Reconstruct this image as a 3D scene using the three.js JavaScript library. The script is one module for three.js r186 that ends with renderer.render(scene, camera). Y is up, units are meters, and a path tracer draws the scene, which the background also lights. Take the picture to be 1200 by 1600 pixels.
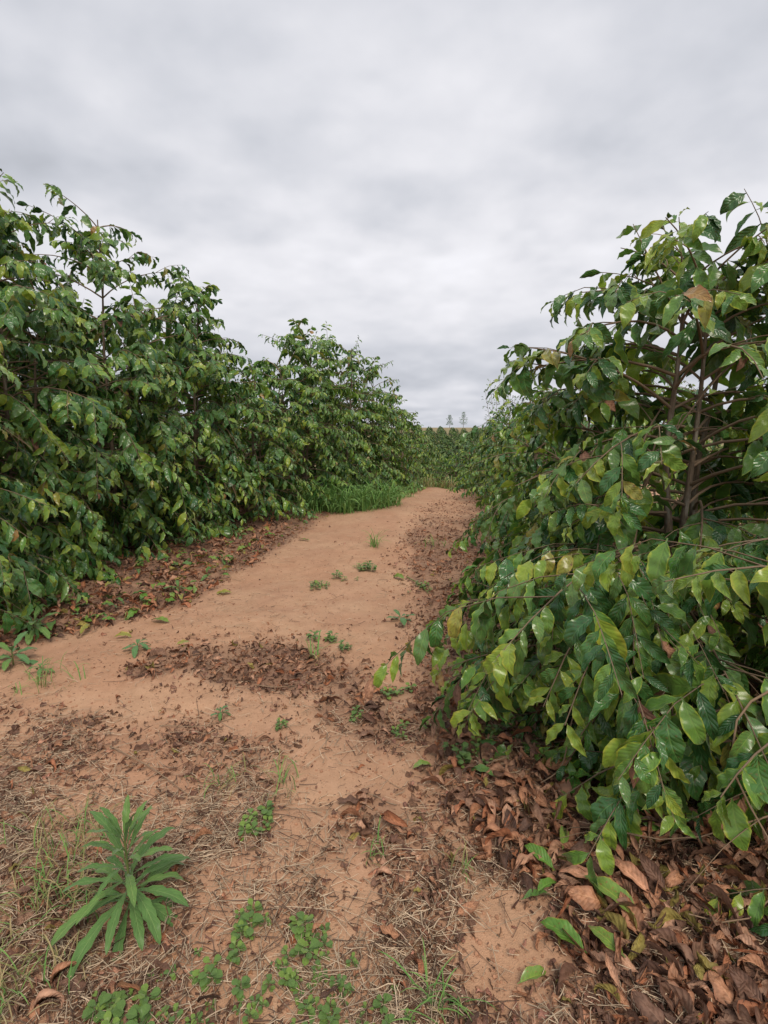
import * as THREE from 'three';
import { mergeGeometries } from 'three/addons/utils/BufferGeometryUtils.js';

// ------------------------------------------------------------------ camera, sky, sun, exposure
const scene = new THREE.Scene();
const camera = new THREE.PerspectiveCamera(88, 768 / 1024, 0.05, 5000);
const EYE = 1.45, PITCH = Math.atan(132 / 828.5);
camera.position.set(0, EYE, 0);
camera.rotation.set(-PITCH, 0, 0);
camera.updateMatrixWorld(true);

const renderer = new THREE.WebGLRenderer({ antialias: true });
renderer.toneMapping = THREE.LinearToneMapping;
renderer.toneMappingExposure = 1.5;
renderer.shadowMap.enabled = true;

// numbers that are the same on every run
function rng(seed) {
  let s = seed >>> 0;
  return () => { s = (s + 0x6d2b79f5) | 0; let t = Math.imul(s ^ (s >>> 15), 1 | s); t = (t + Math.imul(t ^ (t >>> 7), 61 | t)) ^ t; return ((t ^ (t >>> 14)) >>> 0) / 4294967296; };
}
const clamp = THREE.MathUtils.clamp, lerp = THREE.MathUtils.lerp;
const sst = (a, b, x) => { const t = clamp((x - a) / (b - a), 0, 1); return t * t * (3 - 2 * t); };
function hash3(x, y, z) { let h = (Math.imul(x, 374761393) + Math.imul(y, 668265263) + Math.imul(z, 2147483647 ^ 0x5bd1e995)) | 0; h = Math.imul(h ^ (h >>> 13), 1274126177); return ((h ^ (h >>> 16)) >>> 0) / 4294967296; }
function noise3(x, y, z) {
  const xi = Math.floor(x), yi = Math.floor(y), zi = Math.floor(z), q = (t) => t * t * t * (t * (t * 6 - 15) + 10), u = q(x - xi), v = q(y - yi), w = q(z - zi);
  const L = (a, b, t) => a + (b - a) * t, h = (i, j, k) => hash3(xi + i, yi + j, zi + k);
  return L(L(L(h(0, 0, 0), h(1, 0, 0), u), L(h(0, 1, 0), h(1, 1, 0), u), v), L(L(h(0, 0, 1), h(1, 0, 1), u), L(h(0, 1, 1), h(1, 1, 1), u), v), w) * 2 - 1;
}
function fbm3(x, y, z, n = 4) { let a = 1, s = 0, t = 0; for (let i = 0; i < n; i++) { s += a * noise3(x, y, z); t += a; a *= 0.5; x = x * 2.03 + 11.3; y = y * 2.03 + 5.7; z = z * 2.03 + 7.1; } return s / t; }
const n2 = (x, y, s = 0) => noise3(x, y, s + 0.37), f2 = (x, y, s = 0, n = 4) => fbm3(x, y, s + 0.37, n);

{ // overcast sky: a thick grey sheet of cloud with softly torn, lighter openings, seen in perspective
  const W = 2048, H = 1024, data = new Float32Array(W * H * 4);
  for (let r = 0; r < H; r++) {
    const el = ((r + 0.5) / H - 0.5) * Math.PI, y = Math.sin(el), c = Math.cos(el);
    for (let k = 0; k < W; k++) {
      const az = ((k + 0.5) / W - 0.5) * 2 * Math.PI, x = Math.cos(az) * c, z = Math.sin(az) * c;
      let v = 0.46;
      if (el > -0.03) {
        const yy = Math.max(y, 0) + 0.2, px = x / yy, pz = z / yy;
        const warp = f2(px * 0.8 + 3.1, pz * 0.8 - 1.7, 3, 3) * 0.35;
        const big = f2(px * 0.7 + warp + 8.2, pz * 0.8 + warp + 2.1, 5, 6), lump = f2(px * 2.6 + warp + 1.5, pz * 3.0 - warp, 9, 6), puff = f2(px * 7 + 4, pz * 8, 13, 5);
        v = 0.468 + 0.135 * big + 0.1 * lump + 0.055 * puff;
        const e = el * 180 / Math.PI;
        v += 0.075 * Math.exp(-(((e - 14 - 6 * lump) / 7) ** 2)) - 0.075 * Math.exp(-(((e - 5.5 - 3 * lump) / 3) ** 2));
      }
      v = clamp(v, 0.3, 0.76);
      const blue = 1 - sst(0.36, 0.6, v), o = (r * W + k) * 4;
      data[o] = v * (0.995 - 0.05 * blue); data[o + 1] = v * (0.993 - 0.012 * blue); data[o + 2] = v * (1.045 + 0.035 * blue); data[o + 3] = 1;
    }
  }
  const sky = new THREE.DataTexture(data, W, H, THREE.RGBAFormat, THREE.FloatType);
  sky.mapping = THREE.EquirectangularReflectionMapping; sky.magFilter = THREE.LinearFilter; sky.needsUpdate = true;
  scene.background = sky; scene.environment = sky;
}
const sun = new THREE.DirectionalLight(0xfff3e2, 1.5);
sun.position.set(5, 24, 11); sun.target.position.set(0, 0, -6);
sun.castShadow = true; sun.shadow.radius = 42; sun.shadow.mapSize.set(2048, 2048);
Object.assign(sun.shadow.camera, { left: -25, right: 25, top: 25, bottom: -25, near: 1, far: 80 });
scene.add(sun, sun.target);

// ------------------------------------------------------------------ helpers
const V = (x, y, z) => new THREE.Vector3(x, y, z);
const taken = {};
const numbered = (n) => { const k = taken[n] = (taken[n] ?? -1) + 1; return k ? n + '_' + String(k).padStart(3, '0') : n; };
function tag(o, label, category, group, kind) { Object.assign(o.userData, { label }); if (category) o.userData.category = category; if (group) o.userData.group = group; if (kind) o.userData.kind = kind; return o; }
function thing(name, label, category, [x, y, z], group) { const g = new THREE.Group(); g.name = numbered(name); g.position.set(x, y, z); tag(g, label, category, group); scene.add(g); return g; }
function part(name, geo, mat, parent) { const m = new THREE.Mesh(geo, mat); m.name = name; parent.add(m); return m; }
const piece = (x, tab) => { let i = 0; while (i < tab.length - 2 && x > tab[i + 1][0]) i++; const [a, b] = [tab[i], tab[i + 1]]; return lerp(a[1], b[1], clamp((x - a[0]) / (b[0] - a[0]), 0, 1)); };

// tapered bent tube through points, radius r0 -> r1
function tube(pts, r0, r1, seg = 8, rad = 5, knobby = 0, R = null) {
  const c = new THREE.CatmullRomCurve3(pts), fr = c.computeFrenetFrames(seg), pos = [], nor = [], uv = [], idx = [];
  for (let i = 0; i <= seg; i++) {
    const t = i / seg, p = c.getPointAt(t), r = lerp(r0, r1, Math.pow(t, 0.8)) * (1 + (R ? (R() - 0.5) * knobby : 0));
    for (let j = 0; j <= rad; j++) {
      const a = j / rad * Math.PI * 2, n = fr.normals[i].clone().multiplyScalar(Math.cos(a)).addScaledVector(fr.binormals[i], Math.sin(a));
      pos.push(p.x + n.x * r, p.y + n.y * r, p.z + n.z * r); nor.push(n.x, n.y, n.z); uv.push(j / rad * r0 * 6.28, t * c.getLength());
      if (i < seg && j < rad) { const q = i * (rad + 1) + j; idx.push(q, q + 1, q + rad + 1, q + 1, q + rad + 2, q + rad + 1); }
    }
  }
  const g = new THREE.BufferGeometry();
  g.setAttribute('position', new THREE.Float32BufferAttribute(pos, 3)); g.setAttribute('normal', new THREE.Float32BufferAttribute(nor, 3)); g.setAttribute('uv', new THREE.Float32BufferAttribute(uv, 2)); g.setIndex(idx);
  return g;
}

// one leaf, unit length along +x, upper face +y
function leafGeo({ n = 12, w = 0.42, a = 0.72, b = 0.92, fold = 0.25, droop = 0.6, wave = 0.05, waves = 4.5, phase = 0, twist = 0, stalk = 0.07, tooth = 0 }) {
  const pos = [], uv = [], idx = [], peak = Math.pow(a / (a + b), a) * Math.pow(b / (a + b), b);
  let x = 0, y = 0;
  for (let i = 0; i <= n; i++) {
    const t = i / n, th = -droop * t * t * 1.1 + droop * 0.15;
    if (i) { x += Math.cos(th) / n; y += Math.sin(th) / n; }
    const u = clamp((t - stalk) / (1 - stalk), 0, 1), raw = Math.pow(u, a) * Math.pow(1 - u, b) / peak;
    const hw = Math.max(w / 2 * raw * (1 + tooth * (i % 2 ? 1 : -1)), i === n ? 0.002 : 0.011), nx = -Math.sin(th), ny = Math.cos(th);
    for (const s of [-1, 0, 1]) {
      const f = fold, tw = twist * t, lift = Math.abs(s) * Math.sin(f) * hw + s * tw * hw + Math.abs(s) * wave * raw * Math.sin(phase + s * 0.9 + t * waves * 6.283);
      pos.push(x + nx * lift, y + ny * lift, s * Math.cos(f) * hw);
      uv.push(0.5 + s * 0.49, t);
    }
    if (i < n) for (const s of [0, 1]) { const q = i * 3 + s; idx.push(q, q + 1, q + 3, q + 1, q + 4, q + 3); }
  }
  const g = new THREE.BufferGeometry();
  g.setAttribute('position', new THREE.Float32BufferAttribute(pos, 3)); g.setAttribute('uv', new THREE.Float32BufferAttribute(uv, 2)); g.setIndex(idx); g.computeVertexNormals();
  return g;
}

// ------------------------------------------------------------------ textures
function tex(w, h, fn, srgb = true) {
  const d = new Uint8Array(w * h * 4);
  for (let y = 0; y < h; y++) for (let x = 0; x < w; x++) { const c = fn((x + 0.5) / w, (y + 0.5) / h), o = (y * w + x) * 4; d[o] = clamp(c[0], 0, 1) * 255; d[o + 1] = clamp(c[1], 0, 1) * 255; d[o + 2] = clamp(c[2], 0, 1) * 255; d[o + 3] = 255; }
  const t = new THREE.DataTexture(d, w, h); t.magFilter = THREE.LinearFilter; t.wrapS = t.wrapT = THREE.RepeatWrapping; if (srgb) t.colorSpace = THREE.SRGBColorSpace; t.needsUpdate = true;
  return t;
}
const toS = (c) => c.map((v) => (v <= 0.0031308 ? v * 12.92 : 1.055 * Math.pow(v, 1 / 2.4) - 0.055));
const mixc = (a, b, t) => [lerp(a[0], b[0], t), lerp(a[1], b[1], t), lerp(a[2], b[2], t)];
const NV = 9;
const veinAt = (s, t) => { const ph = t * NV - Math.abs(s) * 1.7, q = Math.abs(ph - Math.round(ph)); return q; };
// base, vein and margin colours (linear) with blotches; m: how far the margin colour reaches in
function leafTex(base, vein, margin, m, blot, seed, spots = 0) {
  return tex(96, 192, (u, v) => {
    const s = (u - 0.5) / 0.49, as = Math.abs(s), q = veinAt(s, v);
    let c = mixc(base, vein, Math.max(0.75 * (1 - sst(0.0, 0.07, as)), 0.35 * (1 - sst(0.02, 0.1, q)) * (1 - as * 0.6)));
    const nz = f2(u * 5, v * 10, seed, 4);
    c = mixc(c, margin, clamp(sst(1 - m, 1, as + nz * 0.25) + sst(0.93, 1, v + nz * 0.06) * 0.6 * (m > 0.1 ? 1 : 0), 0, 1));
    const k = 1 + blot * nz;
    c = c.map((x) => x * k);
    if (spots) { const p = f2(u * 9 + 3, v * 18, seed + 4, 3); c = mixc(c, [0.16, 0.07, 0.03], sst(0.34, 0.42, p) * spots); }
    return toS(c);
  });
}
const leafBump = tex(96, 192, (u, v) => { const s = (u - 0.5) / 0.49, q = veinAt(s, v), as = Math.abs(s); const h = 0.25 + 0.6 * Math.pow(clamp(q / 0.5, 0, 1), 0.6) * sst(0, 0.18, as) + 0.08 * f2(u * 12, v * 24, 5, 3); return [h, h, h]; }, false);

const T = {
  mature: leafTex([0.05, 0.142, 0.032], [0.15, 0.28, 0.07], [0.11, 0.2, 0.025], 0.1, 0.24, 1, 0.35),
  mature2: leafTex([0.085, 0.195, 0.032], [0.2, 0.32, 0.06], [0.2, 0.24, 0.03], 0.12, 0.25, 7, 0.6),
  mid: leafTex([0.13, 0.28, 0.025], [0.2, 0.32, 0.05], [0.33, 0.42, 0.025], 0.26, 0.24, 13),
  young: leafTex([0.28, 0.4, 0.02], [0.34, 0.42, 0.05], [0.43, 0.45, 0.03], 0.42, 0.2, 19),
  yellow: leafTex([0.3, 0.31, 0.04], [0.45, 0.4, 0.06], [0.46, 0.36, 0.04], 0.45, 0.25, 23, 0.8),
  bronze: leafTex([0.34, 0.2, 0.05], [0.4, 0.25, 0.06], [0.36, 0.15, 0.04], 0.4, 0.25, 29),
  dead: leafTex([0.28, 0.155, 0.1], [0.36, 0.23, 0.15], [0.19, 0.095, 0.06], 0.35, 0.6, 31, 0.5),
  lance: leafTex([0.13, 0.25, 0.055], [0.32, 0.42, 0.13], [0.14, 0.26, 0.05], 0.05, 0.2, 37),
  round: leafTex([0.15, 0.26, 0.05], [0.19, 0.3, 0.07], [0.13, 0.24, 0.035], 0.05, 0.2, 41),
};
function leafMat(map, tint, o = {}) { return new THREE.MeshPhysicalMaterial({ map, color: new THREE.Color().setRGB(...tint), bumpMap: leafBump, bumpScale: 0.0022, side: THREE.DoubleSide, roughness: 0.27, ...o }); }
const thin = (k) => ({ transmission: k, roughness: 0.92, clearcoat: 1, clearcoatRoughness: 0.25 });
// leaf kinds: each a list of tints of one leaf material
const KIND = [
  [[1, 1, 1], [0.78, 0.86, 0.95], [0.55, 0.66, 0.8], [1.2, 1.12, 0.9]].map((c) => leafMat(T.mature, c)),
  [[1, 1, 1], [0.85, 0.95, 0.9], [1.2, 1.1, 0.9]].map((c) => leafMat(T.mature2, c, thin(0.14))),
  [[1, 1, 1], [0.8, 0.9, 0.95], [1.2, 1.1, 1]].map((c) => leafMat(T.mid, c, thin(0.26))),
  [[1, 1, 1], [0.85, 0.95, 0.9], [0.7, 0.85, 0.9]].map((c) => leafMat(T.young, c, thin(0.34))),
  [[1, 1, 1], [0.85, 0.85, 0.9]].map((c) => leafMat(T.yellow, c, thin(0.3))),
  [[1, 1, 1]].map((c) => leafMat(T.bronze, c, thin(0.2))),
  [[1.3, 1.2, 1.1], [0.7, 0.65, 0.65]].map((c) => leafMat(T.dead, c, { roughness: 0.8 })),
];
const TINTS = [[[1, 1, 1], [0.78, 0.86, 0.95], [0.55, 0.66, 0.8], [1.2, 1.12, 0.9]], [[1, 1, 1], [0.85, 0.95, 0.9], [1.2, 1.1, 0.9]], [[1, 1, 1], [0.8, 0.9, 0.95], [1.2, 1.1, 1]], [[1, 1, 1], [0.85, 0.95, 0.9], [0.7, 0.85, 0.9]], [[1, 1, 1], [0.85, 0.85, 0.9]], [[1, 1, 1]], [[1.3, 1.2, 1.1], [0.7, 0.65, 0.65]]];
const WHITE = KIND.map((k) => k[0].clone()); WHITE.forEach((m) => m.color.setRGB(1, 1, 1));
const barkTex = tex(128, 256, (u, v) => { const k = 0.72 + 0.38 * f2(u * 9, v * 14, 50, 5), l = sst(0.1, 0.5, f2(u * 5 + 9, v * 5, 55, 4)); return toS(mixc([0.24 * k, 0.18 * k, 0.125 * k], [0.4 * k, 0.37 * k, 0.31 * k], l * 0.75)); });
const barkBump = tex(128, 256, (u, v) => { const h = 0.5 + 0.5 * f2(u * 14, v * 9, 57, 5); return [h, h, h]; }, false);
barkTex.repeat.set(6, 3); barkBump.repeat.set(6, 3);
const MB = {
  trunk: new THREE.MeshStandardMaterial({ map: barkTex, bumpMap: barkBump, bumpScale: 0.006, roughness: 0.92 }),
  twig: new THREE.MeshStandardMaterial({ color: new THREE.Color().setRGB(0.2, 0.14, 0.09), roughness: 0.85, bumpMap: barkBump, bumpScale: 0.002 }),
  green: new THREE.MeshStandardMaterial({ color: new THREE.Color().setRGB(0.13, 0.17, 0.045), roughness: 0.7 }),
  dry: new THREE.MeshStandardMaterial({ color: new THREE.Color().setRGB(0.26, 0.175, 0.11), roughness: 0.9, bumpMap: barkBump, bumpScale: 0.002 }),
};

// ------------------------------------------------------------------ the ground
// d is the distance ahead of the camera (z = -d)
function H(x, d) {
  let y = 0.05 * f2(x * 0.7, d * 0.7, 70, 3) + 0.012 * f2(x * 4, d * 4, 71, 3) + 0.009 * f2(x * 9, d * 9, 72, 3) - 0.03 * Math.max(0, 0.35 - Math.abs(f2(x * 1.5 + 4, d * 0.7, 76, 3))) * sst(9, 6, d);
  y *= sst(0, 1, 1);
  y += 0.1 * sst(-1.6, -3.2, x + (d - 5) * -0.28) * (1 - sst(16, 20, d));                 // soil drawn up along the row
  y += 0.07 * Math.exp(-(((d - 8.6) / 1.4) ** 2) - ((x - 0.1) / 1.1) ** 2);             // sandy hump where the track bends
  y += 0.05 * Math.exp(-(((x - 1.1) / 0.7) ** 2)) * (1 - sst(4, 8, d));
  const s = d - 12.0 - 0.9 * f2(x * 0.9, d * 0.3, 78, 3) - 0.25 * x; if (s > 0) y -= 3.6 * (1 - Math.exp(-(s * s * 0.03 + s * 0.06) / 3));
  if (d > 40) y += 4.85 * sst(40, 170, d) + 0.35 * f2(x * 0.02, d * 0.02, 75, 2) * sst(60, 170, d) * (1 - sst(170, 400, d));
  return y;
}
const edgeL = [[2, -2.9], [2.8, -2.6], [3.4, -2.25], [3.9, -1.75], [4.6, -1.5], [5.5, -1.35], [7.3, -1.1], [8.6, -0.75], [9.6, -0.3], [11.8, 0.7], [14, 1.5], [20, 3]];
const edgeR = [[0.9, 0.62], [1.2, 0.55], [1.45, 0.48], [1.65, 0.2], [2.1, 0.1], [2.7, 0], [3.5, 0.17], [4.5, 0.2], [5.7, 0.1], [7.3, 0.3], [9, 0.6], [12, 1.55], [20, 2.4]];
// how thickly dead leaves lie (0 bare .. 1 thick)
function litterAt(x, d) {
  const w = 0.22 * f2(x * 1.6, d * 1.6, 80, 3), clump = 0.5 + 0.5 * f2(x * 2.4, d * 2.4, 82, 3);
  let v = sst(0.05, -0.22, x - piece(d, edgeL) + w) * (0.75 + 0.25 * clump);
  v = Math.max(v, sst(-0.06, 0.24, x - piece(d, edgeR) + w) * (0.55 + 0.45 * clump) * (1 - 0.55 * sst(6, 9, d)));
  const wx = x + 0.3 * f2(x * 1.3, d * 1.3, 83, 3), wd = d + 0.28 * f2(x * 1.5, d * 1.5, 84, 3), r = Math.hypot((wx + 0.76 + (wd - 3.1) * 0.4) / 0.68, (wd - 3.02 - (wx + 0.82) * -0.16) / 0.36) + w * 1.6;
  v = Math.max(v, sst(1.25, 0.55, r) * (0.6 + 0.4 * clump), sst(2.1, 0.9, r) * 0.42 * sst(0.3, 0.7, clump));
  const r2 = Math.hypot((x + 1.42) / 0.22, (d - 3.02) / 0.13) + w; v = Math.max(v, sst(1.1, 0.6, r2) * 0.8);
  v = Math.max(v, sst(0.16, 0.02, Math.abs(x + 0.05 - 0.05 * Math.sin(d * 5))) * sst(2.2, 1.8, d) * sst(0.3, 0.75, clump) * 0.75);
  const mid = Math.hypot((x + 0.15) / 0.3, (d - 2.62) / 0.26) + w * 1.3; v = Math.max(v, sst(1.1, 0.5, mid) * 0.7);
  v = Math.max(v, sst(-0.62, -1.1, x + w) * sst(2.6, 2.2, d) * sst(0.42, 0.8, clump) * 0.55);
  v = Math.max(v, sst(0.62, 0.9, clump) * 0.16 * sst(5, 3, d));
  return v;
}
// trampled foreground: patches of crumbled leaf and straw between bare sand
const bareAt = (x, d) => Math.max(...[[-0.22, 2.12, 0.3, 0.24], [-0.3, 1.8, 0.12, 0.2], [-0.1, 1.45, 0.09, 0.3], [0.36, 1.3, 0.2, 0.16], [-0.95, 1.78, 0.16, 0.1], [-1.3, 2.75, 0.5, 0.25], [-0.55, 2.45, 0.3, 0.14]].map(([cx, cd, rx, rd]) => sst(1.25, 0.6, Math.hypot((x - cx) / rx, (d - cd) / rd) + 0.35 * f2(x * 5, d * 5, 140, 3))));
const messAt = (x, d) => sst(2.85, 2.3, d + 0.25 * f2(x * 1.5, d * 1.5, 141, 2)) * (0.25 + 0.75 * sst(-0.25, 0.3, f2(x * 2.6, d * 2.6, 142, 4))) * (1 - 0.93 * bareAt(x, d));
// where dry straw and grass mat lies
const strawAt = (x, d) => Math.max(sst(-0.35, -0.75, x + 0.25 * f2(x * 2, d * 2, 90, 3)) * sst(2.5, 2.05, d + 0.2 * f2(x * 3, d * 3, 91, 2)), sst(0.75, 0.25, Math.abs(x + 0.35)) * sst(2.2, 1.5, d) * 0.45, 0.08);
{
  const xs = [], ds = [];
  const grow = (from, to, step) => { const out = []; let p = from; while (Math.abs(p) < Math.abs(to)) { out.push(p); p += step(p); } return out; };
  for (let x = -2.6; x < 1.8; x += 0.022) xs.push(x);
  const right = grow(1.8, 2600, (p) => 0.022 + (p - 1.8) * 0.11), left = grow(2.6, 2600, (p) => 0.022 + (p - 2.6) * 0.11).map((p) => -p).reverse();
  const X = [...left, ...xs.slice(1), ...right];
  for (let d = 0.7; d < 4.2; d += 0.022) ds.push(d);
  const D = [...grow(0.7, 2600, (p) => 0.05 + (p - 0.7) * 0.3).map((p) => 1.4 - p).reverse(), ...ds.slice(1), ...grow(4.2, 4500, (p) => 0.022 + (p - 4.2) * 0.022)];
  const nx = X.length, nd = D.length, pos = new Float32Array(nx * nd * 3), col = new Float32Array(nx * nd * 3), uv = new Float32Array(nx * nd * 2), idx = [];
  for (let j = 0; j < nd; j++) for (let i = 0; i < nx; i++) {
    const x = X[i], d = D[j], k = j * nx + i, far = sst(26, 46, d), L = d < 30 ? litterAt(x, d) : 0;
    pos.set([x, H(x, d), -d], k * 3); uv.set([x / 1.9, d / 1.9], k * 2);
    const a = f2(x * 0.9, d * 0.9, 100, 4), b = f2(x * 3.1, d * 3.1, 101, 4), g = f2(x * 9, d * 9, 103, 2);
    let c = mixc([0.6, 0.335, 0.2], [0.54, 0.31, 0.195], clamp(0.5 + a * 0.9, 0, 1));
    c = mixc(c, [0.66, 0.42, 0.265], clamp(0.25 + b * 0.8, 0, 0.7));
    c = c.map((v) => v * (1 + 0.07 * g));
    c = mixc(c, [0.17, 0.095, 0.065], clamp(L * 1.1 - 0.25 + 0.5 * g, 0, 1) * 0.8);       // leaf mould that the litter leaves in the sand
    c = mixc(c, [0.36, 0.2, 0.125], clamp(messAt(x, d) * 0.9 + g * 0.5, 0, 1) * 0.4);
    const fl = clamp(0.5 + 0.8 * f2(x * 0.03, d * 0.05, 105, 4), 0, 1);
    c = mixc(c, mixc([0.36, 0.27, 0.14], [0.27, 0.23, 0.1], fl), far);
    col.set(c, k * 3);
    if (i < nx - 1 && j < nd - 1) idx.push(k, k + 1, k + nx, k + 1, k + nx + 1, k + nx);
  }
  const g = new THREE.BufferGeometry();
  g.setAttribute('position', new THREE.BufferAttribute(pos, 3)); g.setAttribute('uv', new THREE.BufferAttribute(uv, 2)); g.setAttribute('color', new THREE.BufferAttribute(col, 3)); g.setIndex(idx); g.computeVertexNormals();
  // sand: grains, crumbs and scattered dark specks; wraps without a seam
  const S = 1024, R = rng(5), hgt = new Float32Array(S * S), tone = new Float32Array(S * S * 3).fill(0.86);
  const wrapN = (u, v, f, s) => { const a = u * f, b = v * f, t = (p, q) => noise3(p, q, s + 0.37); const w = sst(0.85, 1, u), y = sst(0.85, 1, v); return lerp(lerp(t(a, b), t(a - f, b), w), lerp(t(a, b - f), t(a - f, b - f), w), y); };
  for (let y = 0; y < S; y++) for (let x = 0; x < S; x++) {
    const o = y * S + x, u = x / S, v = y / S, n = 0.5 * wrapN(u, v, 24, 1) + 0.35 * wrapN(u, v, 70, 2) + 0.3 * wrapN(u, v, 190, 3), gr = R() - 0.5;
    hgt[o] = 0.5 + 0.22 * n + 0.22 * gr; const k = 0.84 + 0.1 * n + 0.17 * gr;
    tone[o * 3] = k; tone[o * 3 + 1] = k * (0.985 + 0.02 * n); tone[o * 3 + 2] = k * (0.97 + 0.05 * n);
  }
  for (let i = 0; i < 5200; i++) { // crumbs of soil and black specks of rotted leaf
    const cx = R() * S, cy = R() * S, r = 0.8 + R() * R() * 4.2, dark = R() < 0.42, el = 0.5 + R(), an = R() * 6.28, k = dark ? 0.3 + R() * 0.35 : 0.9 + R() * 0.3;
    for (let y = -8; y <= 8; y++) for (let x = -8; x <= 8; x++) {
      const p = x * Math.cos(an) + y * Math.sin(an), q = (-x * Math.sin(an) + y * Math.cos(an)) * (1 + el), m = (p * p + q * q) / (r * r); if (m > 1) continue;
      const o = ((Math.floor(cy + y) + S) % S) * S + (Math.floor(cx + x) + S) % S; hgt[o] += 0.3 * (1 - m);
      for (let c = 0; c < 3; c++) tone[o * 3 + c] *= lerp(1, k * (dark ? 1 - 0.06 * c : 1), 1 - m * 0.5);
    }
  }
  const at = (u, v) => Math.floor(v * S) * S + Math.floor(u * S);
  const map = tex(S, S, (u, v) => { const o = at(u, v) * 3; return [tone[o], tone[o + 1], tone[o + 2]].map((x) => Math.pow(x, 0.5)); });
  const bump = tex(S, S, (u, v) => { const h = hgt[at(u, v)]; return [h, h, h]; }, false);
  const m = new THREE.Mesh(g, new THREE.MeshStandardMaterial({ map, bumpMap: bump, bumpScale: 0.01, roughness: 0.97, vertexColors: true }));
  m.name = 'ground'; tag(m, 'orange sandy soil of the farm track and the fields beyond', null, null, 'structure'); scene.add(m);
}
console.log('ground done');

// ------------------------------------------------------------------ coffee trees
const GEO = [];
for (let i = 0; i < 8; i++) { const R = rng(200 + i); GEO.push(leafGeo({ w: 0.32 + R() * 0.1, a: 0.74 + R() * 0.18, b: 1.0 + R() * 0.3, fold: 0.1 + R() * 0.6, droop: 0.35 + R() * 1.3, wave: 0.026 + R() * 0.03, waves: 2.7 + R() * 1.1, phase: R() * 6, twist: (R() - 0.5) * 1.7 })); }
const DEAD = [];
for (let i = 0; i < 8; i++) { const R = rng(300 + i); DEAD.push(leafGeo({ n: 12, w: 0.34 + R() * 0.1, fold: (R() < 0.85 ? 0.75 + R() * 0.75 : 0.3 + R() * 0.3), droop: (R() < 0.25 ? -1 : 1) * (0.6 + R() * 2.2), wave: 0.03 + R() * 0.05, waves: 1.5 + R() * 2, phase: R() * 6, twist: (R() - 0.5) * 1.6 })); }

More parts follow.
